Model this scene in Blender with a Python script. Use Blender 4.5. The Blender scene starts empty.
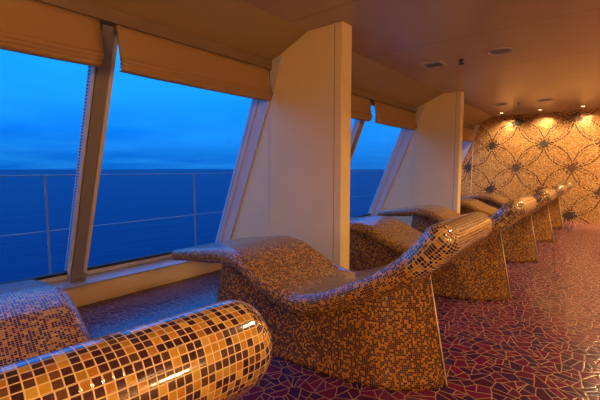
import bpy, bmesh, math, random
from mathutils import Vector, Matrix
random.seed(7)
R = math.radians
scene = bpy.context.scene
col = scene.collection

# ------------------------------------------------------------------ camera
cam_d = bpy.data.cameras.new('camera')
cam_d.sensor_width = 36.0
cam_d.lens = 375.0 * 36.0 / 600.0
cam_d.clip_start = 0.02
cam_d.clip_end = 20000
cam = bpy.data.objects.new('camera', cam_d)
col.objects.link(cam)
cam.location = (0, 0, 1.10)
cam.rotation_euler = (R(90 - 4.75), 0, R(39.2))
scene.camera = cam

# ------------------------------------------------------------------ exposure
vs = scene.view_settings
vs.view_transform = 'Standard'
vs.look = 'None'
vs.gamma = 1
vs.use_curve_mapping = False
vs.exposure = 0.0

# light levels, all in one place
SKY_STRENGTH = 1.0
WARM = (1.0, 0.63, 0.30)
WASH = (1.0, 0.66, 0.33)
ROW_POWER = 130.0          # unseen downlights added along the walkway to light the room
ADDED_SCONCE_POWER = 30.0        # unseen wall lamps, added as warm fill for the room
WALL_POWER = 185.0         # spots in front of the mosaic wall

# ------------------------------------------------------------------ node helpers
def new_mat(name):
    m = bpy.data.materials.new(name)
    m.use_nodes = True
    nt = m.node_tree
    for n in list(nt.nodes):
        nt.nodes.remove(n)
    out = nt.nodes.new('ShaderNodeOutputMaterial')
    return m, nt, out

class NB:
    """small helper that writes math nodes"""
    def __init__(self, nt): self.nt = nt
    def _in(self, sock, v):
        if isinstance(v, (int, float)): sock.default_value = v
        else: self.nt.links.new(v, sock)
    def m(self, op, a, b=0.0, c=0.0):
        n = self.nt.nodes.new('ShaderNodeMath'); n.operation = op
        self._in(n.inputs[0], a); self._in(n.inputs[1], b); self._in(n.inputs[2], c)
        return n.outputs[0]
    def comb(self, x, y, z=0.0):
        n = self.nt.nodes.new('ShaderNodeCombineXYZ')
        self._in(n.inputs[0], x); self._in(n.inputs[1], y); self._in(n.inputs[2], z)
        return n.outputs[0]
    def sep(self, v):
        n = self.nt.nodes.new('ShaderNodeSeparateXYZ')
        self.nt.links.new(v, n.inputs[0]); return n.outputs
    def ramp(self, fac, stops, interp='LINEAR'):
        n = self.nt.nodes.new('ShaderNodeValToRGB')
        cr = n.color_ramp; cr.interpolation = interp
        while len(cr.elements) < len(stops): cr.elements.new(0.5)
        for e, (p, c) in zip(cr.elements, stops):
            e.position = p; e.color = (c[0], c[1], c[2], 1)
        self._in(n.inputs[0], fac)
        return n.outputs[0]
    def mix(self, fac, a, b, blend='MIX'):
        n = self.nt.nodes.new('ShaderNodeMix'); n.data_type = 'RGBA'; n.blend_type = blend
        self._in(n.inputs[0], fac)
        for s, v in ((n.inputs[6], a), (n.inputs[7], b)):
            if isinstance(v, tuple): s.default_value = (v[0], v[1], v[2], 1)
            else: self.nt.links.new(v, s)
        return n.outputs[2]
    def noise(self, vec, scale, detail=3.0, rough=0.5):
        n = self.nt.nodes.new('ShaderNodeTexNoise')
        n.inputs['Scale'].default_value = scale
        n.inputs['Detail'].default_value = detail
        n.inputs['Roughness'].default_value = rough
        if vec is not None: self.nt.links.new(vec, n.inputs['Vector'])
        return n.outputs
    def white(self, vec):
        n = self.nt.nodes.new('ShaderNodeTexWhiteNoise'); n.noise_dimensions = '2D'
        self.nt.links.new(vec, n.inputs['Vector']); return n.outputs
    def bump(self, height, dist, strength=1.0):
        n = self.nt.nodes.new('ShaderNodeBump')
        n.inputs['Distance'].default_value = dist
        n.inputs['Strength'].default_value = strength
        self.nt.links.new(height, n.inputs['Height']); return n.outputs[0]
    def pos(self):
        return self.nt.nodes.new('ShaderNodeNewGeometry').outputs['Position']
    def bsdf(self, out, color, rough, normal=None, metallic=0.0, spec=0.5, coat=0.0, coat_rough=0.05):
        b = self.nt.nodes.new('ShaderNodeBsdfPrincipled')
        if isinstance(color, tuple): b.inputs['Base Color'].default_value = (*color, 1)
        else: self.nt.links.new(color, b.inputs['Base Color'])
        self._in(b.inputs['Roughness'], rough)
        self._in(b.inputs['Metallic'], metallic)
        self._in(b.inputs['Specular IOR Level'], spec)
        b.inputs['Coat Weight'].default_value = coat
        b.inputs['Coat Roughness'].default_value = coat_rough
        if normal is not None: self.nt.links.new(normal, b.inputs['Normal'])
        self.nt.links.new(b.outputs[0], out.inputs['Surface'])
        return b

# ------------------------------------------------------------------ world: dusk sky
w = bpy.data.worlds.new('dusk_sky')
scene.world = w
w.use_nodes = True
wn = w.node_tree
for n in list(wn.nodes): wn.nodes.remove(n)
wo = wn.nodes.new('ShaderNodeOutputWorld')
bg = wn.nodes.new('ShaderNodeBackground')
B = NB(wn)
tc = wn.nodes.new('ShaderNodeTexCoord').outputs['Generated']
sx, sy, sz = B.sep(tc)
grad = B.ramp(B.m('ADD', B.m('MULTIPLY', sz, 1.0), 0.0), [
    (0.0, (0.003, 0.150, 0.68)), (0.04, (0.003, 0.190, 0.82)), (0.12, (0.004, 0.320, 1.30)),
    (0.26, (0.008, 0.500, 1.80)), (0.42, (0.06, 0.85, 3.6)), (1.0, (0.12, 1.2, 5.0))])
zz = B.m('ADD', B.m('MAXIMUM', sz, 0.0), 0.07)
cl = B.noise(B.comb(B.m('DIVIDE', sx, zz), B.m('DIVIDE', sy, zz)), 0.42, 5.0, 0.55)[0]
cl = B.ramp(cl, [(0.36, (0, 0, 0)), (0.66, (1, 1, 1))])
dark = B.mix(0.22, grad, (0.002, 0.06, 0.40))
lite = B.mix(0.30, grad, (0.03, 0.42, 1.0))
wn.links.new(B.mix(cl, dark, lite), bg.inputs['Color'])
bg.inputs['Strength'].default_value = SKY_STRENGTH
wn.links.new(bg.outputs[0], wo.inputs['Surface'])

# ------------------------------------------------------------------ materials
def plain(name, color, rough=0.5, metallic=0.0, spec=0.5, grain=0.0, gscale=30.0, bump=0.0):
    m, nt, out = new_mat(name); b = NB(nt)
    p = b.pos()
    n = b.noise(p, gscale, 3.0)[0]
    c = b.mix(n, tuple(x * (1 - grain) for x in color), tuple(min(1, x * (1 + grain)) for x in color))
    nm = b.bump(n, bump, 0.6) if bump else None
    b.bsdf(out, c, rough, nm, metallic, spec)
    return m

def tile_mat(name, pitch, stops, grout, rough=0.10, gw=0.075, coat=0.5, spec=0.5):
    m, nt, out = new_mat(name); b = NB(nt)
    uv = nt.nodes.new('ShaderNodeUVMap').outputs[0]
    u, v, _ = b.sep(uv)
    u = b.m('DIVIDE', u, pitch); v = b.m('DIVIDE', v, pitch)
    rnd = b.white(b.comb(b.m('FLOOR', u), b.m('FLOOR', v)))
    c = b.ramp(rnd[0], stops, 'CONSTANT')
    hue = b.sep(rnd[1])
    c = b.mix(b.m('MULTIPLY', hue[1], 0.35), c, (0.0, 0.0, 0.0))
    fu = b.m('ABSOLUTE', b.m('SUBTRACT', b.m('FRACT', u), 0.5))
    fv = b.m('ABSOLUTE', b.m('SUBTRACT', b.m('FRACT', v), 0.5))
    e = b.m('MAXIMUM', fu, fv)
    g = b.m('GREATER_THAN', e, 0.5 - gw)
    cc = b.mix(g, c, grout)
    h = b.m('SUBTRACT', 1.0, b.m('MAXIMUM', b.m('MULTIPLY', b.m('SUBTRACT', e, 0.5 - gw * 1.8), 8.0), 0.0))
    tilt = b.m('MULTIPLY', b.m('ADD', b.m('MULTIPLY', b.m('SUBTRACT', hue[0], 0.5), b.m('FRACT', u)),
                               b.m('MULTIPLY', b.m('SUBTRACT', hue[2], 0.5), b.m('FRACT', v))), 0.8)
    nm = b.bump(b.m('ADD', h, tilt), pitch * 0.035, 0.8)
    r = b.m('ADD', b.m('MULTIPLY', g, 0.4), rough)
    b.bsdf(out, cc, r, nm, 0.0, spec, coat, 0.06)
    return m

AMBER = (0.44, 0.225, 0.020); ORANGE = (0.42, 0.165, 0.022); GOLD = (0.50, 0.30, 0.050)
MAROON = (0.040, 0.010, 0.014); PLUM = (0.060, 0.016, 0.026); BROWN = (0.115, 0.045, 0.018)
STOPS = [(0.0, MAROON), (0.28, PLUM), (0.53, AMBER), (0.74, ORANGE), (0.83, GOLD), (0.92, BROWN)]
mosaic_head = tile_mat('headrest_mosaic', 0.0130, STOPS, (0.56, 0.40, 0.20), gw=0.07, coat=1.0, spec=0.9)
mosaic = tile_mat('lounger_mosaic', 0.0105, STOPS, (0.40, 0.215, 0.060), gw=0.09, coat=0.25, spec=0.4)
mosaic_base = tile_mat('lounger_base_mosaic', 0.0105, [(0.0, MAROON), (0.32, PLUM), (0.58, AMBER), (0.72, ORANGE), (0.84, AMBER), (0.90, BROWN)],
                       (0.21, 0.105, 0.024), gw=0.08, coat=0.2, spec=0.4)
edge_mat = plain('pale_edge_trim', (0.72, 0.60, 0.42), 0.3, grain=0.1)

def floor_mat():
    m, nt, out = new_mat('broken_tile_floor'); b = NB(nt)
    p = b.pos()
    warp = b.noise(p, 2.3, 2.0)[1]
    x, y, z = b.sep(p)
    sc = 10.8
    wx_, wy_, _ = b.sep(warp)
    px_ = b.m('ADD', b.m('MULTIPLY', x, sc), b.m('MULTIPLY', wx_, 0.9))
    py_ = b.m('ADD', b.m('MULTIPLY', y, sc), b.m('MULTIPLY', wy_, 0.9))
    v = b.comb(px_, py_)
    vc = nt.nodes.new('ShaderNodeTexVoronoi'); vc.voronoi_dimensions = '2D'; vc.feature = 'F1'
    ve = nt.nodes.new('ShaderNodeTexVoronoi'); ve.voronoi_dimensions = '2D'; ve.feature = 'DISTANCE_TO_EDGE'
    for t in (vc, ve):
        t.inputs['Scale'].default_value = 1.0
        nt.links.new(v, t.inputs['Vector'])
    r = b.sep(vc.outputs['Color'])
    # every piece is broken once or twice more along straight lines
    cx, cy, _ = b.sep(vc.outputs['Position'])
    dx = b.m('SUBTRACT', px_, cx); dy = b.m('SUBTRACT', py_, cy)
    ang = b.m('MULTIPLY', r[1], 6.283)
    l1 = b.m('ADD', b.m('MULTIPLY', dx, b.m('COSINE', ang)), b.m('MULTIPLY', dy, b.m('SINE', ang)))
    ang2 = b.m('ADD', ang, b.m('ADD', 1.0, r[2]))
    l2 = b.m('ADD', b.m('MULTIPLY', dx, b.m('COSINE', ang2)), b.m('MULTIPLY', dy, b.m('SINE', ang2)))
    s1 = b.m('GREATER_THAN', l1, 0.0)
    s2 = b.m('MULTIPLY', b.m('GREATER_THAN', l2, 0.05), s1)
    pid = b.m('FRACT', b.m('ADD', r[0], b.m('ADD', b.m('MULTIPLY', s1, 0.37), b.m('MULTIPLY', s2, 0.29))))
    c = b.ramp(pid, [(0.0, (0.040, 0.007, 0.052)), (0.22, (0.105, 0.007, 0.044)), (0.45, (0.026, 0.007, 0.060)),
                      (0.62, (0.125, 0.008, 0.046)), (0.80, (0.052, 0.007, 0.034)), (0.92, (0.085, 0.010, 0.060))], 'CONSTANT')
    n = b.noise(p, 45.0, 4.0)[0]
    c = b.mix(b.m('MULTIPLY', n, 0.5), c, (0.03, 0.008, 0.02))
    d = b.m('MINIMUM', ve.outputs['Distance'], b.m('ABSOLUTE', l1))
    d = b.m('MINIMUM', d, b.m('ADD', b.m('ABSOLUTE', b.m('SUBTRACT', l2, 0.05)), b.m('MULTIPLY', b.m('SUBTRACT', 1.0, s1), 5.0)))
    g = b.m('LESS_THAN', d, 0.021)
    cc = b.mix(g, c, (0.33, 0.175, 0.075))
    h = b.m('MINIMUM', b.m('MULTIPLY', d, 12.0), 1.0)
    nm = b.bump(b.m('ADD', h, b.m('MULTIPLY', n, 0.18)), 0.0016, 0.4)
    b.bsdf(out, cc, b.m('ADD', b.m('MULTIPLY', g, 0.35), 0.22), nm, 0.0, 0.30, 0.10, 0.14)
    return m
M_floor = floor_mat()

def mosaic_wall_mat():
    m, nt, out = new_mat('flower_mosaic_wall'); b = NB(nt)
    x, y, z = b.sep(b.pos())
    T = 0.021
    row = b.m('FLOOR', b.m('DIVIDE', z, T))
    xs = b.m('ADD', b.m('DIVIDE', x, T), b.m('MULTIPLY', b.m('MODULO', row, 2.0), 0.5))
    colm = b.m('FLOOR', xs)
    fx = b.m('ABSOLUTE', b.m('SUBTRACT', b.m('FRACT', xs), 0.5))
    fz = b.m('ABSOLUTE', b.m('SUBTRACT', b.m('FRACT', b.m('DIVIDE', z, T)), 0.5))
    grout = b.m('GREATER_THAN', b.m('MAXIMUM', fx, fz), 0.445)
    xc = b.m('MULTIPLY', b.m('ADD', b.m('SUBTRACT', colm, b.m('MULTIPLY', b.m('MODULO', row, 2.0), 0.5)), 0.5), T)
    zc = b.m('MULTIPLY', b.m('ADD', row, 0.5), T)
    # lattice of flowers
    a = b.m('DIVIDE', b.m('ADD', xc, 1.06), 0.505)
    c_ = b.m('DIVIDE', b.m('SUBTRACT', zc, 0.625), 0.500)
    p = b.m('MULTIPLY', b.m('ADD', a, c_), 0.5)
    q = b.m('MULTIPLY', b.m('SUBTRACT', a, c_), 0.5)
    fp = b.m('SUBTRACT', b.m('FRACT', p), 0.5)
    fq = b.m('SUBTRACT', b.m('FRACT', q), 0.5)
    mask = None
    for (dx, dy) in ((0, 0), (1, 0), (-1, 0), (0, 1), (0, -1)):
        ex = b.m('SUBTRACT', fp, float(dx)); ey = b.m('SUBTRACT', fq, float(dy))
        r = b.m('SQRT', b.m('ADD', b.m('MULTIPLY', ex, ex), b.m('MULTIPLY', ey, ey)))
        l = b.m('LESS_THAN', b.m('ABSOLUTE', b.m('SUBTRACT', r, 0.7071)), 0.0115)
        th = b.m('ARCTAN2', ey, ex)
        dots = b.m('GREATER_THAN', b.m('SINE', b.m('MULTIPLY', th, 56.0)), 0.0)
        l2 = b.m('MULTIPLY', b.m('LESS_THAN', b.m('ABSOLUTE', b.m('SUBTRACT', r, 0.635)), 0.0105), dots)
        l = b.m('MAXIMUM', l, l2)
        mask = l if mask is None else b.m('MAXIMUM', mask, l)
    gp = b.m('SUBTRACT', 0.5, b.m('ABSOLUTE', fp)); gq = b.m('SUBTRACT', 0.5, b.m('ABSOLUTE', fq))
    rn = b.m('SQRT', b.m('ADD', b.m('MULTIPLY', gp, gp), b.m('MULTIPLY', gq, gq)))
    thn = b.m('ARCTAN2', gq, gp)
    pet = b.m('ADD', 0.125, b.m('MULTIPLY', b.m('SINE', b.m('MULTIPLY', thn, 16.0)), 0.085))
    node = b.m('LESS_THAN', rn, b.m('MAXIMUM', pet, 0.105))
    cellid = b.white(b.comb(b.m('ROUND', p), b.m('ROUND', q)))
    rnd = b.white(b.comb(colm, row))
    gold = b.ramp(rnd[0], [(0.0, (0.36, 0.18, 0.06)), (0.25, (0.50, 0.29, 0.11)), (0.5, (0.42, 0.22, 0.08)),
                           (0.7, (0.60, 0.37, 0.16)), (0.88, (0.30, 0.14, 0.045))], 'CONSTANT')
    ncol = b.ramp(cellid[0], [(0.0, (0.035, 0.03, 0.034)), (0.5, (0.07, 0.065, 0.068)), (0.8, (0.13, 0.06, 0.04))], 'CONSTANT')
    ncol = b.mix(b.m('MULTIPLY', rnd[0], 0.4), ncol, (0.02, 0.015, 0.02))
    cc = b.mix(mask, gold, (0.045, 0.028, 0.024))
    cc = b.mix(node, cc, ncol)
    cc = b.mix(grout, cc, (0.15, 0.07, 0.025))
    h = b.sep(rnd[1])
    tilt = b.m('ADD', b.m('MULTIPLY', b.m('SUBTRACT', h[0], 0.5), b.m('FRACT', xs)),
               b.m('MULTIPLY', b.m('SUBTRACT', h[1], 0.5), b.m('FRACT', b.m('DIVIDE', z, T))))
    nm = b.bump(b.m('SUBTRACT', tilt, b.m('MULTIPLY', grout, 0.6)), 0.004, 0.9)
    b.bsdf(out, cc, 0.30, nm, 0.6, 0.5)
    return m
M_mosaic_wall = mosaic_wall_mat()

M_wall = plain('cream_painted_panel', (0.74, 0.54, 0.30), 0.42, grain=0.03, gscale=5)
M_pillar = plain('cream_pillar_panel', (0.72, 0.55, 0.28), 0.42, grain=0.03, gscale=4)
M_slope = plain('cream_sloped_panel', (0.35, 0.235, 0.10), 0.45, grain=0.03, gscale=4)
M_wallside = plain('amber_plaster', (0.62, 0.42, 0.22), 0.6, grain=0.06, gscale=4)
M_sill = plain('satin_grey_sill', (0.30, 0.29, 0.31), 0.25, grain=0.03)
M_frame = plain('satin_grey_window_frame', (0.20, 0.175, 0.18), 0.28, grain=0.03)
M_jamb = plain('pale_satin_jamb', (0.50, 0.45, 0.42), 0.32, grain=0.03)
M_rail = plain('brown_rail', (0.20, 0.13, 0.08), 0.45, grain=0.08)
M_gasket = plain('black_rubber_gasket', (0.012, 0.012, 0.014), 0.6)
M_cloth = plain('cream_blind_fabric', (0.33, 0.19, 0.085), 0.75, grain=0.08, gscale=160, bump=0.0008)
M_cord = plain('pale_cord', (0.62, 0.52, 0.40), 0.6, grain=0.05)
M_metal = plain('dull_metal', (0.20, 0.17, 0.15), 0.38, metallic=0.8, grain=0.05)
M_dark = plain('dark_bronze', (0.05, 0.04, 0.035), 0.4, metallic=0.5, grain=0.05)
M_grey = plain('grey_grille', (0.20, 0.19, 0.20), 0.6, grain=0.1, gscale=300)
M_white = plain('ceiling_fitting_white', (0.52, 0.44, 0.38), 0.45, grain=0.02)
M_deck = plain('grey_outer_deck', (0.20, 0.21, 0.22), 0.6, grain=0.1)
M_railing = plain('pale_painted_steel', (0.16, 0.18, 0.20), 0.45, grain=0.03)
M_hull = plain('hull_paint', (0.5, 0.5, 0.5), 0.5)

def ceiling_mat():
    m, nt, out = new_mat('lacquered_ceiling_panels'); b = NB(nt)
    x, y, z = b.sep(b.pos())
    f = b.m('FRACT', b.m('DIVIDE', b.m('ADD', y, -3.62), 1.24))
    seam = b.m('LESS_THAN', b.m('ABSOLUTE', b.m('SUBTRACT', f, 0.5)), 0.496)
    seam = b.m('SUBTRACT', 1.0, seam)
    n = b.noise(b.pos(), 1.6, 2.0)[0]
    c = b.mix(n, (0.45, 0.32, 0.225), (0.50, 0.355, 0.25))
    c = b.mix(seam, c, (0.32, 0.215, 0.14))
    nm = b.bump(b.m('ADD', b.m('SUBTRACT', 1.0, seam), b.m('MULTIPLY', n, 0.6)), 0.003, 0.5)
    b.bsdf(out, c, 0.20, nm, 0.0, 0.55)
    return m
M_ceiling = ceiling_mat()

def sea_mat():
    m, nt, out = new_mat('dusk_sea'); b = NB(nt)
    p = b.pos()
    x, y, z = b.sep(p)
    n = b.noise(b.comb(b.m('MULTIPLY', x, 0.09), b.m('MULTIPLY', y, 0.03)), 1.0, 6.0, 0.65)[0]
    c = b.mix(n, (0.0003, 0.0050, 0.030), (0.0006, 0.0115, 0.060))
    nm = b.bump(n, 1.6, 0.5)
    b.bsdf(out, c, 0.55, nm, 0.0, 0.10)
    return m
M_sea = sea_mat()

def glass_mat():
    m, nt, out = new_mat('window_glass'); b = NB(nt)
    uv = nt.nodes.new('ShaderNodeUVMap').outputs[0]
    u, v, _ = b.sep(uv)                       # distance from the jamb along the pane, in metres; v = height on the pane
    fu = b.m('FRACT', b.m('DIVIDE', v, 0.022))
    d2 = b.m('LESS_THAN', u, 0.013)
    dot = b.m('MULTIPLY', d2, b.m('LESS_THAN', fu, 0.45))
    tr = nt.nodes.new('ShaderNodeBsdfTransparent'); tr.inputs[0].default_value = (0.93, 0.97, 1.0, 1)
    gl = nt.nodes.new('ShaderNodeBsdfGlossy'); gl.inputs['Roughness'].default_value = 0.02
    fr = nt.nodes.new('ShaderNodeFresnel'); fr.inputs['IOR'].default_value = 1.06
    ms = nt.nodes.new('ShaderNodeMixShader')
    nt.links.new(fr.outputs[0], ms.inputs[0]); nt.links.new(tr.outputs[0], ms.inputs[1]); nt.links.new(gl.outputs[0], ms.inputs[2])
    df = nt.nodes.new('ShaderNodeBsdfDiffuse'); df.inputs[0].default_value = (0.02, 0.02, 0.03, 1)
    m2 = nt.nodes.new('ShaderNodeMixShader')
    nt.links.new(dot, m2.inputs[0]); nt.links.new(ms.outputs[0], m2.inputs[1]); nt.links.new(df.outputs[0], m2.inputs[2])
    nt.links.new(m2.outputs[0], out.inputs['Surface'])
    return m
M_glass = glass_mat()

def glow_mat(name, color, strength):
    m, nt, out = new_mat(name)
    e = nt.nodes.new('ShaderNodeEmission')
    e.inputs[0].default_value = (*color, 1); e.inputs[1].default_value = strength
    nt.links.new(e.outputs[0], out.inputs['Surface'])
    return m
M_shade = glow_mat('added_lamp_shade', (1.0, 0.66, 0.32), 5.0)
M_lamp = glow_mat('lit_lamp_lens', (1.0, 0.70, 0.36), 14.0)

# ------------------------------------------------------------------ mesh helpers
def link(name, bm, mat, parent=None, smooth=False):
    bmesh.ops.recalc_face_normals(bm, faces=bm.faces)
    me = bpy.data.meshes.new(name)
    bm.to_mesh(me); bm.free()
    if mat: me.materials.append(mat)
    if smooth:
        for p in me.polygons: p.use_smooth = True
    o = bpy.data.objects.new(name, me)
    col.objects.link(o)
    if parent: o.parent = parent
    return o

def empty(name, loc):
    o = bpy.data.objects.new(name, None)
    o.empty_display_size = 0.1
    col.objects.link(o); o.location = loc
    return o

def tag(o, label, cat=None, group=None, kind=None):
    o['label'] = label
    if cat: o['category'] = cat
    if group: o['group'] = group
    if kind: o['kind'] = kind
    return o

def struct(o, label=None):
    o['kind'] = 'structure'
    if label: o['label'] = label
    return o

def box(bm, x0, x1, y0, y1, z0, z1, bevel=0.0):
    n0 = len(bm.verts)
    r = bmesh.ops.create_cube(bm, size=1.0)
    vsx = r['verts']
    for v in vsx:
        v.co = Vector(((x0 + x1) / 2 + v.co.x * (x1 - x0), (y0 + y1) / 2 + v.co.y * (y1 - y0), (z0 + z1) / 2 + v.co.z * (z1 - z0)))
    if bevel:
        es = list({e for v in vsx for e in v.link_edges})
        bmesh.ops.bevel(bm, geom=es, offset=bevel, segments=2, affect='EDGES', profile=0.5)
    return bm

def box_obj(name, dims, mat, parent=None, bevel=0.0):
    bm = bmesh.new(); box(bm, *dims, bevel=bevel)
    return link(name, bm, mat, parent)

def prism_y(bm, poly, y0, y1, bevel=0.0):
    """closed XZ polygon extruded along Y"""
    a = [bm.verts.new((x, y0, z)) for x, z in poly]
    c = [bm.verts.new((x, y1, z)) for x, z in poly]
    n = len(poly)
    fs = [bm.faces.new(a), bm.faces.new(list(reversed(c)))]
    for i in range(n):
        fs.append(bm.faces.new((a[i], c[i], c[(i + 1) % n], a[(i + 1) % n])))
    if bevel:
        es = list({e for f in fs for e in f.edges})
        bmesh.ops.bevel(bm, geom=es, offset=bevel, segments=2, affect='EDGES', profile=0.5)
    return bm

def cyl(bm, p0, p1, r0, r1=None, seg=16):
    p0 = Vector(p0); p1 = Vector(p1); r1 = r0 if r1 is None else r1
    d = p1 - p0
    mat = Matrix.Translation((p0 + p1) / 2) @ d.to_track_quat('Z', 'Y').to_matrix().to_4x4()
    bmesh.ops.create_cone(bm, cap_ends=True, segments=seg, radius1=r0, radius2=r1, depth=d.length, matrix=mat)
    return bm

def lathe(bm, prof, seg=28):
    """profile of (r, z) revolved about Z"""
    rings = []
    for r, z in prof:
        if r < 1e-5: rings.append([bm.verts.new((0, 0, z))])
        else: rings.append([bm.verts.new((r * math.cos(2 * math.pi * i / seg), r * math.sin(2 * math.pi * i / seg), z)) for i in range(seg)])
    for a, c in zip(rings, rings[1:]):
        for i in range(seg):
            j = (i + 1) % seg
            if len(a) == 1 and len(c) == 1: continue
            if len(a) == 1: bm.faces.new((a[0], c[i], c[j]))
            elif len(c) == 1: bm.faces.new((a[i], c[0], a[j]))
            else: bm.faces.new((a[i], c[i], c[j], a[j]))
    return bm

# ------------------------------------------------------------------ room dimensions
ZC = 2.28                        # ceiling
XW = -3.22                       # low wall under the windows
XR = 2.60                        # wall on the far side of the walkway
YF = 9.50                        # mosaic wall
YB = -2.20
BAY = 3.44
PIL0, PILT = 2.62, 0.15          # first pillar: start, thickness
SB = (-3.29, 0.26); ST = (-2.565, 2.02)      # window plane bottom and top (X, Z)
def wx(z): return SB[0] + (ST[0] - SB[0]) * (z - SB[1]) / (ST[1] - SB[1])
YW0 = YB

# ------------------------------------------------------------------ sea and outer deck
bm = bmesh.new()
vsq = [bm.verts.new(c) for c in ((-9, -9000, -14), (-9, 9000, -14), (-12000, 9000, -14), (-12000, -9000, -14))]
bm.faces.new(vsq)
struct(link('sea', bm, M_sea), 'dark blue open sea reaching to the horizon beyond the windows')
bm = bmesh.new(); box(bm, -4.25, -3.36, YB - 2, YF + 2, -0.16, -0.06)
struct(link('outer_deck', bm, M_deck), 'narrow grey outer deck below the windows')

# ------------------------------------------------------------------ shell
bm = bmesh.new(); box(bm, -3.34, XR + 0.1, YB - 0.1, YF + 0.1, -0.06, 0.0)
struct(link('floor', bm, M_floor), 'glossy maroon and purple broken-tile floor with gold grout')
bm = bmesh.new(); box(bm, -2.05, XR + 0.1, YB - 0.1, YF + 0.1, ZC, ZC + 0.08)
struct(link('ceiling', bm, M_ceiling), 'glossy brown lacquered ceiling panels')
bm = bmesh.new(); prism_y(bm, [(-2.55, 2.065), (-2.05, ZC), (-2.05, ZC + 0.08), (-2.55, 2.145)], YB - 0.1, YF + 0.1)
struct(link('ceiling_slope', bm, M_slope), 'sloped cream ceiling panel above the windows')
bm = bmesh.new(); box(bm, -3.36, XW, YB - 0.1, YF + 0.1, 0.0, 0.175)
struct(link('wall_left', bm, M_wall), 'low cream wall below the window sill')
bm = bmesh.new(); box(bm, -3.9, XR + 0.1, YF, YF + 0.1, 0.0, ZC + 0.08)
struct(link('wall_far', bm, M_mosaic_wall), 'gold mosaic wall with interlaced dark flower circles')
bm = bmesh.new(); box(bm, XR, XR + 0.1, YB - 0.1, YF + 0.1, 0.0, ZC)
struct(link('wall_right', bm, M_wallside), 'amber plaster wall')
bm = bmesh.new(); box(bm, -3.9, XR + 0.1, YB - 0.1, YB, 0.0, ZC + 0.08)
struct(link('wall_back', bm, M_wallside), 'amber plaster wall')

bm = bmesh.new(); prism_y(bm, [(-2.66, 2.02), (-2.46, 2.02), (-2.46, 2.10), (-2.66, 2.12)], YB, YF)
struct(link('trim_1', bm, M_rail), 'brown rail along the top of the windows')
bm = bmesh.new(); prism_y(bm, [(-3.40, 0.172), (-3.185, 0.172), (-3.175, 0.178), (-3.18, 0.186), (-3.40, 0.262)], YB, YF)
struct(link('trim_2', bm, M_sill), 'satin grey window sill above the low wall')

# pillars: fins between the windows
def pillar(y0, label, xf=-1.70):
    poly = [(-3.30, 0.0), (xf, 0.0), (xf, ZC), (-2.05, ZC), (-2.55, 2.065), (-2.55, 1.98), (wx(1.98) + 0.0, 1.98), (-3.30, 0.25)]
    bm = bmesh.new(); prism_y(bm, poly, y0, y0 + PILT, bevel=0.006)
    o = struct(link('pillar', bm, M_pillar), label)
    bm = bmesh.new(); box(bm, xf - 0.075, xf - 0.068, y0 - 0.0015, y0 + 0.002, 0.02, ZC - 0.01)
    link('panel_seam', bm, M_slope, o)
    return o
pillar(PIL0 - BAY, 'cream pillar behind the viewer')
pillar(PIL0, 'wide cream pillar panel beside the foot of the middle lounger')
pillar(PIL0 + BAY, 'cream pillar panel farther along, in front of the mosaic wall', -1.775)

# ------------------------------------------------------------------ windows
def slab_on_slope(bm, y0, y1, za, zb, d0, d1):
    """box lying along the tilted window plane; d is the offset towards the room"""
    t = Vector((ST[0] - SB[0], 0, ST[1] - SB[1])).normalized()
    n = Vector((t.z, 0, -t.x))
    def P(y, z, d):
        q = Vector((wx(z), y, z)) + n * d
        return bm.verts.new(q)
    v = [P(y, z, d) for y in (y0, y1) for z in (za, zb) for d in (d0, d1)]
    for f in ((0, 1, 3, 2), (4, 6, 7, 5), (0, 4, 5, 1), (2, 3, 7, 6), (0, 2, 6, 4), (1, 5, 7, 3)):
        bm.faces.new([v[i] for i in f])
    return bm

nwin = [0]
def window(y0, y1, label):
    nwin[0] += 1
    fw_ = 0.028
    bm = bmesh.new()
    slab_on_slope(bm, y0, y0 + fw_, 0.24, 2.03, -0.05, 0.035)
    slab_on_slope(bm, y1 - 0.014, y1, 0.24, 2.03, -0.05, 0.035)
    slab_on_slope(bm, y0, y1, 0.235, 0.262, -0.05, 0.02)
    slab_on_slope(bm, y0, y1, 1.98, 2.03, -0.05, 0.035)
    o = struct(link('window_%d' % nwin[0], bm, M_jamb), label)
    bm = bmesh.new()
    t = Vector((ST[0] - SB[0], 0, ST[1] - SB[1])).normalized()
    uvl = bm.loops.layers.uv.new('UVMap')
    ya, yb = y0 + fw_ - 0.005, y1 - 0.010
    ys = [ya, ya + 0.04, yb - 0.04, yb]; us = [0.0, 0.04, 0.04, 0.0]
    n = Vector((t.z, 0, -t.x))
    for i in range(3):
        vv = []
        for (k, z) in ((i, 0.25), (i + 1, 0.25), (i + 1, 2.0), (i, 2.0)):
            vv.append((bm.verts.new(Vector((wx(z), ys[k], z)) - n * 0.012), us[k], z))
        f = bm.faces.new([a[0] for a in vv])
        for l, a in zip(f.loops, vv): l[uvl].uv = (a[1], a[2])
    bmesh.ops.remove_doubles(bm, verts=bm.verts, dist=1e-5)
    link('glass_pane', bm, M_glass, o)
    bm = bmesh.new()
    slab_on_slope(bm, ya, yb, 0.258, 0.285, -0.02, 0.004)
    link('gasket', bm, M_gasket, o)
    return o

ntrim = [2]
def mullion(yc, label, half=0.040):
    ntrim[0] += 1
    bm = bmesh.new()
    slab_on_slope(bm, yc - half, yc + half, 0.245, 2.03, -0.05, 0.04)
    o = struct(link('trim_%d' % ntrim[0], bm, M_frame), label)
    bm = bmesh.new(); slab_on_slope(bm, yc - half - 0.02, yc + half + 0.02, 0.238, 0.27, 0.0, 0.075)
    link('bracket', bm, M_frame, o)
    return o

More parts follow.
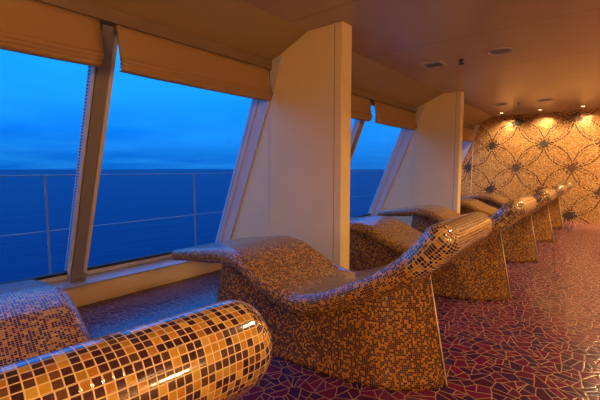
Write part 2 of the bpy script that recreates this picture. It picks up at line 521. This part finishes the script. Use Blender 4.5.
WIN = []
for k in range(3):
    yp = PIL0 - BAY + PILT + BAY * k         # near face of the bay
    ye = PIL0 + BAY * k                      # far face of the bay
    ym = 1.155 + BAY * k
    where = ('by the nearest loungers', 'between the two pillars', 'beside the mosaic wall')[k]
    window(yp, ym - 0.046, 'tilted window %s, left pane looking onto the dusk sea' % where)
    window(ym + 0.046, ye - 0.012, 'tilted window %s, right pane looking onto the dusk sea' % where)
    mullion(ym, 'grey leaning window post %s' % where)
    ntrim[0] += 1
    bm = bmesh.new()
    prism_y(bm, [(wx(0.24) - 0.03, 0.24), (-3.15, 0.215), (-2.33, 2.12), (-2.43, 2.12), (-2.60, 2.03)], ye - 0.016, ye, bevel=0.003)
    struct(link('trim_%d' % ntrim[0], bm, M_jamb), 'pale leaning window jamb against the pillar %s' % where)
    WIN.append((yp, ym, ye))

# ------------------------------------------------------------------ roman blinds
def blind(y0, y1, label, cord_side=1, sag=0.0):
    yc = (y0 + y1) / 2
    root = empty('roman_blind', (-2.51, yc, 2.02))
    tag(root, label, 'blind', 'cream fabric blinds folded up at the tops of the windows')
    hw = (y1 - y0) / 2
    bm = bmesh.new(); box(bm, -0.03, 0.025, -hw, hw, -0.035, 0.0, bevel=0.004)
    link('headrail', bm, M_rail, root)
    # main drop of cloth, thin folded sheet
    prof = [(0.030, 0.0), (0.036, -0.03), (0.041, -0.08), (0.046, -0.13), (0.054, -0.175), (0.060, -0.205), (0.058, -0.228)]
    def sheet(prof, ny, th, amp, inset=0.0, droop=0.0):
        bm = bmesh.new()
        rows = []
        full = prof + [(x - th, z) for x, z in reversed(prof)]
        for j in range(ny + 1):
            f = j / ny
            y = -hw + inset + (2 * hw - 2 * inset) * f
            wv = amp * math.sin(f * 9.0 + y0 * 3) + amp * 0.6 * math.sin(f * 21 + y0)
            dz = -droop * math.sin(math.pi * f)
            rows.append([bm.verts.new((x + wv * min(1, -z * 6 + 0.1), y, z + dz * min(1, -z * 5))) for x, z in full])
        n = len(full)
        for a, c in zip(rows, rows[1:]):
            for i in range(n):
                bm.faces.new((a[i], a[(i + 1) % n], c[(i + 1) % n], c[i]))
        bm.faces.new(list(reversed(rows[0]))); bm.faces.new(rows[-1])
        return bm
    link('fabric', sheet(prof, 24, 0.008, 0.004), M_cloth, root, True)
    for i, (zz0, xo) in enumerate(((-0.200, 0.012), (-0.222, 0.004), (-0.246, -0.006))):
        p2 = [(0.045 + xo, zz0), (0.060 + xo, zz0 - 0.012), (0.064 + xo, zz0 - 0.026), (0.055 + xo, zz0 - 0.038), (0.030 + xo, zz0 - 0.044)]
        link('fold', sheet(p2, 24, 0.010, 0.003, 0.004 + 0.003 * i, 0.006), M_cloth, root, True)
    ycd = (hw - 0.012) * cord_side
    for d in ((0.0, 0.03) if cord_side else ()):
        bm = bmesh.new()
        cyl(bm, (0.05, ycd - d * cord_side, -0.02), (0.035, ycd - d * cord_side - 0.004, -1.50), 0.0028, seg=6)
        link('cord', bm, M_cord, root)
    return root

names = (('wide cream blind over the leftmost window, cut by the left edge', 'cream blind between the leaning window post and the wide pillar'),
         ('cream blind half hidden behind the wide pillar', 'cream blind ending at the second pillar'),
         ('cream blind hidden behind the second pillar', 'small cream blind next to the mosaic wall'))
for k, (yp, ym, ye) in enumerate(WIN):
    blind(yp + 0.03, ym - 0.075, names[k][0], 0)
    blind(ym + 0.03, ye - 0.022, names[k][1])

# ------------------------------------------------------------------ outside railing
rail = empty('deck_railing', (-4.05, 0, -0.06))
tag(rail, 'thin pale railing on the outer deck, seen through the windows against the sea', 'railing')
def along(y0, y1, z, r):
    bm = bmesh.new(); cyl(bm, (0, y0, z), (0, y1, z), r, seg=10); return bm
link('handrail', along(-3.0, 12.6, 1.10, 0.006), M_railing, rail, True)
link('middle_rail', along(-3.0, 12.6, 0.575, 0.006), M_railing, rail, True)
for i in range(9):
    y = -2.05 + 1.63 * i
    bm = bmesh.new(); cyl(bm, (0, y, 0.0), (0, y, 1.10), 0.012, seg=10)
    cyl(bm, (0, y, 0.0), (0, y, 0.012), 0.05, seg=12)
    link('post', bm, M_railing, rail)

# ------------------------------------------------------------------ heated mosaic loungers
def catmull(pts, n):
    out = []
    P = [pts[0]] + list(pts) + [pts[-1]]
    for i in range(1, len(P) - 2):
        p0, p1, p2, p3 = P[i - 1], P[i], P[i + 1], P[i + 2]
        for k in range(n):
            t = k / n
            out.append(tuple(0.5 * (2 * b + (c - a) * t + (2 * a - 5 * b + 4 * c - d) * t * t + (3 * b - a - 3 * c + d) * t ** 3)
                             for a, b, c, d in zip(p0, p1, p2, p3)))
    out.append(tuple(pts[-1]))
    return out

# centre line of the slab: X, Z, half thickness
CL = [(-2.52, 0.446, 0.038), (-2.32, 0.476, 0.043), (-2.10, 0.503, 0.050), (-1.92, 0.525, 0.050), (-1.77, 0.505, 0.048),
      (-1.62, 0.440, 0.050), (-1.47, 0.375, 0.054), (-1.32, 0.347, 0.056), (-1.14, 0.392, 0.056), (-0.93, 0.490, 0.058),
      (-0.76, 0.585, 0.062), (-0.63, 0.685, 0.070), (-0.56, 0.760, 0.076), (-0.505, 0.822, 0.078), (-0.480, 0.852, 0.078)]
HWID = 0.350
def zc_at(x):
    c = catmull(CL, 8)
    for a, b in zip(c, c[1:]):
        if a[0] <= x <= b[0]:
            f = (x - a[0]) / max(1e-6, b[0] - a[0]); return a[1] + (b[1] - a[1]) * f
    return c[0][1] if x < c[0][0] else c[-1][1]

def slab_rings():
    c = catmull(CL, 9)
    # arc length
    s = [0.0]
    for a, b in zip(c, c[1:]): s.append(s[-1] + math.hypot(b[0] - a[0], b[1] - a[1]))
    L = s[-1]
    def at(d):
        d = min(max(d, 0), L)
        for i in range(len(c) - 1):
            if s[i + 1] >= d:
                f = (d - s[i]) / max(1e-9, s[i + 1] - s[i])
                p = tuple(c[i][k] + (c[i + 1][k] - c[i][k]) * f for k in range(3))
                e = 0.006
                return p
        return c[-1]
    def tangent(d):
        a = at(max(0, d - 0.012)); b = at(min(L, d + 0.012))
        t = Vector((b[0] - a[0], b[1] - a[1])); return t.normalized()
    ds = []
    hA = c[0][2]; hB = c[-1][2]
    for k in range(7): ds.append((hA * (1 - math.cos(k / 7 * math.pi / 2)), math.sin(k / 7 * math.pi / 2)))
    n = 84
    for k in range(n + 1): ds.append((hA + (L - hA - hB) * k / n, 1.0))
    for k in range(9, -1, -1):
        a = k / 10 * math.pi / 2
        ds.append((L - hB * (1 - math.cos(a)), math.sin(a)))
    rings = []
    sv = 0.0
    NT = 22
    for d, f in ds:
        x, z, h = at(d); t = tangent(d); nrm = Vector((-t.y, t.x))
        f = max(f, 0.004)
        hh = h * f
        rc = min(0.062, h * 0.92)
        tp = min(1.0, max(0.0, (x + 1.0) / 0.45))
        wd = HWID - 0.015 * tp * tp * (3 - 2 * tp) - rc * (1 - f) * 0.85
        r = rc * min(1, f)
        # section: superellipse-cornered rectangle, from bottom centre round by the near side to the top and back
        sec = []
        def corner(cy, cz, a0, a1):
            for k in range(6):
                a = a0 + (a1 - a0) * k / 5
                sec.append((cy + r * math.cos(a), cz + min(r, hh) * math.sin(a)))
        rv = min(r, hh)
        for k in range(1, 6): sec.append((-(wd - r) * k / 6, -hh))
        corner(-(wd - r), -hh + rv, -math.pi / 2, -math.pi)
        corner(-(wd - r), hh - rv, math.pi, math.pi / 2)
        for k in range(1, 12): sec.append((-(wd - r) + 2 * (wd - r) * k / 12, hh))
        corner(wd - r, hh - rv, math.pi / 2, 0)
        corner(wd - r, -hh + rv, 0, -math.pi / 2)
        for k in range(5, -1, -1): sec.append(((wd - r) * k / 6, -hh))
        ring = [(x + nrm.x * zz, yy, z + nrm.y * zz) for yy, zz in sec]
        rings.append((d, ring))
    return rings, L

def slab_mesh(rings, i0, i1, cap0, cap1, voff):
    bm = bmesh.new(); uvl = bm.loops.layers.uv.new('UVMap')
    V = []; 
    for d, ring in rings[i0:i1 + 1]:
        V.append([bm.verts.new(p) for p in ring])
    # uv: u along the slab following the top, v around the section
    us = [0.0]
    mid = len(rings[0][1]) // 2 - 2
    for (da, ra), (db, rb) in zip(rings, rings[1:]):
        m1 = Vector(ra[mid]); m2 = Vector(rb[mid]); us.append(us[-1] + (m2 - m1).length)
    us = [q - us[-1] for q in us]
    ref = rings[len(rings) // 2][1]
    vv = [0.0]
    for a, b in zip(ref, ref[1:] + ref[:1]): vv.append(vv[-1] + (Vector(b) - Vector(a)).length)
    n = len(ref)
    for i in range(len(V) - 1):
        for j in range(n):
            k = (j + 1) % n
            f = bm.faces.new((V[i][j], V[i + 1][j], V[i + 1][k], V[i][k]))
            u0, u1 = us[i0 + i], us[i0 + i + 1]
            for l, q in zip(f.loops, ((u0, vv[j]), (u1, vv[j]), (u1, vv[j + 1]), (u0, vv[j + 1]))):
                l[uvl].uv = (q[0], q[1] + voff)
    for flag, rowv in ((cap0, V[0]), (cap1, V[-1])):
        if flag:
            f = bm.faces.new(rowv)
            for l in f.loops: l[uvl].uv = (l.vert.co.x, l.vert.co.y)
    return bm

HWP = [(-2.10, 0.0), (-2.10, 0.20), (-2.085, 0.275), (-2.03, 0.310), (-1.80, 0.320), (-1.47, 0.318), (-1.14, 0.305), (-0.95, 0.275),
       (-0.82, 0.235), (-0.70, 0.160), (-0.62, 0.080), (-0.575, 0.0)]
def base_mesh():
    half = catmull(HWP, 5)
    loop = [(x, -y) for x, y in half] + [(x, y) for x, y in reversed(half[1:-1])]
    ROWS = 18
    bm = bmesh.new(); uvl = bm.loops.layers.uv.new('UVMap')
    arc = [0.0]
    n = len(loop)
    for a, b in zip(loop, loop[1:] + loop[:1]): arc.append(arc[-1] + math.hypot(b[0] - a[0], b[1] - a[1]))
    grid = []
    for x, y in loop:
        fx = (x + 2.10) / 1.525
        xt = -2.03 + fx * (1.345)
        yt = y * 0.85
        zt = zc_at(xt)
        colv = []
        for r in range(ROWS + 1):
            f = r / ROWS
            g = f
            colv.append(bm.verts.new((x + (xt - x) * g, y + (yt - y) * g, zt * f)))
        grid.append((colv, zt))
    for i in range(n):
        j = (i + 1) % n
        for r in range(ROWS):
            f = bm.faces.new((grid[i][0][r], grid[j][0][r], grid[j][0][r + 1], grid[i][0][r + 1]))
            for l, q in zip(f.loops, ((arc[i], r, i), (arc[i + 1], r, j), (arc[i + 1], r + 1, j), (arc[i], r + 1, i))):
                l[uvl].uv = (q[0], grid[q[2]][1] * q[1] / ROWS)
    bm.faces.new([g[0][0] for g in grid])
    # closed top, hidden inside the slab: strips across between the two sides
    m = len(half)
    for i in range(1, m - 2):
        a, b = grid[i][0][ROWS], grid[i + 1][0][ROWS]
        c, d = grid[n - i - 1][0][ROWS], grid[n - i][0][ROWS]
        bm.faces.new((a, b, c, d))
    bm.faces.new((grid[0][0][ROWS], grid[1][0][ROWS], grid[n - 1][0][ROWS]))
    bm.faces.new((grid[m - 2][0][ROWS], grid[m - 1][0][ROWS], grid[m][0][ROWS]))
    return bm

GL = 'mosaic loungers in a row along the windows'
def make_lounger():
    root = empty('mosaic_lounger', (0, 0, 0))
    rings, L = slab_rings()
    cut = max(i for i, (d, r) in enumerate(rings) if d < L - 0.235)
    link('reclined_surface', slab_mesh(rings, 0, cut, True, False, 0.0), mosaic, root, True)
    link('headrest', slab_mesh(rings, cut, len(rings) - 1, False, True, 0.0), mosaic_head, root, True)
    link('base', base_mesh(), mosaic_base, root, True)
    bm = bmesh.new()
    cyl(bm, (-0.571, 0, 0.004), (-0.682, 0, 0.60), 0.0035, seg=8)
    link('edge_strip', bm, edge_mat, root, True)
    return root

LAB = ['mosaic lounger nearest the viewer, its headrest filling the lower left corner',
       'whole mosaic lounger in the middle, seen side-on in front of the wide pillar',
       'mosaic lounger just behind the wide pillar, right behind the middle lounger',
       'fourth mosaic lounger from the viewer, in front of the second pillar',
       'fifth mosaic lounger from the viewer, second before the mosaic wall',
       'farthest mosaic lounger, the small one right before the mosaic wall']
proto = make_lounger()
YL0, LP = 0.235, 1.645
for i in range(6):
    if i == 0: o = proto
    else:
        o = proto.copy(); col.objects.link(o)
        for ch in [c for c in proto.children]:
            c = ch.copy(); c.parent = o; col.objects.link(c)
    o.location = (0.012 if i == 0 else 0.0, YL0 + LP * i - (0.142 if i == 0 else 0.0), 0)
    o.rotation_euler = (0, 0, -0.090 if i == 0 else 0.0)
    tag(o, LAB[i], 'lounger', GL)

# ------------------------------------------------------------------ ceiling fittings
def dup(root, loc):
    r = root.copy(); col.objects.link(r); r.location = loc
    for ch in list(root.children):
        c = ch.copy(); c.parent = r; col.objects.link(c)
    return r

def make_vent():
    t = empty('air_vent', (-1.58, 4.33, ZC))
    s = 0.115
    bm = bmesh.new()
    for d in ((-s, s, -s, -s + 0.03), (-s, s, s - 0.03, s), (-s, -s + 0.03, -s + 0.03, s - 0.03), (s - 0.03, s, -s + 0.03, s - 0.03)):
        box(bm, *d, -0.012, 0.0)
    link('frame', bm, M_white, t)
    bm = bmesh.new(); box(bm, -s + 0.028, s - 0.028, -s + 0.028, s - 0.028, -0.003, 0.0)
    link('backing', bm, M_dark, t)
    for i in range(6):
        y = -0.066 + i * 0.0264
        bm = bmesh.new(); box(bm, -s + 0.03, s - 0.03, y - 0.005, y + 0.005, -0.010, -0.002)
        link('slat', bm, M_grey, t)
    return t
v1 = make_vent(); tag(v1, 'square air vent in the ceiling above the middle loungers', 'vent', 'ceiling vents')
v2 = dup(v1, (-1.58, 7.74, ZC)); tag(v2, 'small square air vent in the ceiling near the mosaic wall', 'vent', 'ceiling vents')

def make_speaker():
    t = empty('ceiling_speaker', (-0.89, 4.28, ZC))
    bm = bmesh.new(); lathe(bm, [(0.098, 0.0), (0.115, 0.0), (0.117, -0.004), (0.112, -0.009), (0.098, -0.007), (0.098, 0.0)], 40)
    link('rim', bm, M_white, t, True)
    bm = bmesh.new(); lathe(bm, [(0.0, -0.0075), (0.06, -0.0065), (0.0985, -0.004), (0.0985, 0.0), (0.0, 0.0)], 40)
    link('grille', bm, M_grey, t, True)
    return t
s1 = make_speaker(); tag(s1, 'round grey speaker in the ceiling, the larger one near the top', 'speaker', 'ceiling speakers')
s2 = dup(s1, (-0.89, 7.76, ZC)); tag(s2, 'round grey speaker in the ceiling near the mosaic wall', 'speaker', 'ceiling speakers')

def make_sprinkler():
    t = empty('fire_sprinkler', (-1.29, 4.36, ZC))
    bm = bmesh.new(); lathe(bm, [(0.0, 0.0), (0.030, 0.0), (0.028, -0.006), (0.012, -0.010), (0.0, -0.010)], 20)
    link('escutcheon', bm, M_dark, t, True)
    bm = bmesh.new(); cyl(bm, (0, 0, -0.008), (0, 0, -0.030), 0.008, seg=10)
    for sgn in (-1, 1):
        cyl(bm, (0, sgn * 0.006, -0.026), (0, sgn * 0.013, -0.036), 0.0028, seg=6)
        cyl(bm, (0, sgn * 0.013, -0.036), (0, 0.0, -0.056), 0.0028, seg=6)
    link('body', bm, M_dark, t)
    bm = bmesh.new(); lathe(bm, [(0.0, -0.040), (0.034, -0.041), (0.034, -0.045), (0.0, -0.047)], 16)
    link('deflector', bm, M_dark, t)
    return t
k1 = make_sprinkler(); tag(k1, 'small dark fire sprinkler in the ceiling beside the nearer air vent', 'sprinkler', 'fire sprinklers')
k2 = dup(k1, (-1.29, 7.80, ZC)); tag(k2, 'tiny dark fire sprinkler in the ceiling near the mosaic wall', 'sprinkler', 'fire sprinklers')

def make_downlight(name, power, color, size, blend, label, group, loc, tilt=(0, 0, 0)):
    t = empty(name, loc)
    bm = bmesh.new(); lathe(bm, [(0.030, 0.0), (0.046, 0.0), (0.047, -0.004), (0.042, -0.008), (0.031, -0.005), (0.030, 0.0)], 24)
    link('trim_ring', bm, M_white, t, True)
    bm = bmesh.new(); lathe(bm, [(0.0, -0.004), (0.031, -0.003), (0.031, 0.0), (0.0, 0.0)], 20)
    link('lens', bm, M_lamp, t)
    ld = bpy.data.lights.new('lamp', 'SPOT')
    ld.energy = power; ld.color = color; ld.spot_size = size; ld.spot_blend = blend; ld.shadow_soft_size = 0.035
    lo = bpy.data.objects.new('lamp', ld); col.objects.link(lo); lo.parent = t
    lo.location = (0, 0, -0.02); lo.rotation_euler = tilt
    tag(t, label, 'downlight', group)
    return t

SL = ['small lit spotlight at the left end of the mosaic wall', 'small lit spotlight in the ceiling, middle of the three before the mosaic wall',
      'brightest spotlight in the ceiling before the mosaic wall']
for i in range(6):
    x = -1.79 + 0.69 * i
    make_downlight('wall_spotlight', WALL_POWER, WASH, R(112), 1.0, SL[i] if i < 3 else 'spotlight before the right part of the mosaic wall',
                   'spotlights along the mosaic wall', (x, 8.95, ZC), (R(28), 0, 0))
for y, k in ((-1.95, 0.4), (-0.23, 0.2), (1.49, 0.35), (3.21, 0.7), (4.93, 1.0), (5.79, 0.9), (6.65, 0.9), (7.51, 0.9), (8.37, 0.9)):  # row added out of view to light pillars, loungers and floor
    make_downlight('added_downlight', ROW_POWER * k, WARM, R(150), 0.6, 'unseen downlight added in the ceiling over the walkway', 'added walkway downlights',
                   (0.40, y, ZC))
def make_added_sconce(loc, rot, power, label):
    t = empty('added_sconce', loc)
    t.rotation_euler = (0, 0, rot)
    bm = bmesh.new(); box(bm, -0.02, 0.0, -0.05, 0.05, -0.10, 0.10, bevel=0.004)
    link('back_plate', bm, M_metal, t)
    bm = bmesh.new(); lathe(bm, [(0.0, -0.11), (0.055, -0.11), (0.070, 0.0), (0.060, 0.11), (0.0, 0.11)], 20)
    bmesh.ops.translate(bm, verts=bm.verts, vec=(-0.09, 0, 0))
    link('lamp_shade', bm, M_shade, t, True)
    ld = bpy.data.lights.new('lamp', 'POINT'); ld.energy = power; ld.color = WARM; ld.shadow_soft_size = 0.10
    lo = bpy.data.objects.new('lamp', ld); col.objects.link(lo); lo.parent = t; lo.location = (-0.30, 0, 0)
    tag(t, label, 'wall lamp', 'added wall lamps across the walkway' if rot == 0 else None)
for y, k in ((-1.0, 1.6), (1.2, 1.2), (3.4, 0.6), (5.6, 0.6), (7.8, 0.8)):  # lamps added out of view to brighten ceiling, slope and pillars
    make_added_sconce((XR, y, 1.72), 0.0, ADDED_SCONCE_POWER * k, 'unseen wall lamp added on the amber wall across the walkway')
make_added_sconce((1.35, YB, 1.80), -math.pi / 2, ADDED_SCONCE_POWER * 4.3, 'unseen wall lamp added on the amber wall behind the viewer')  # added lamp, unseen; placed to match the shadow of the lounger foot
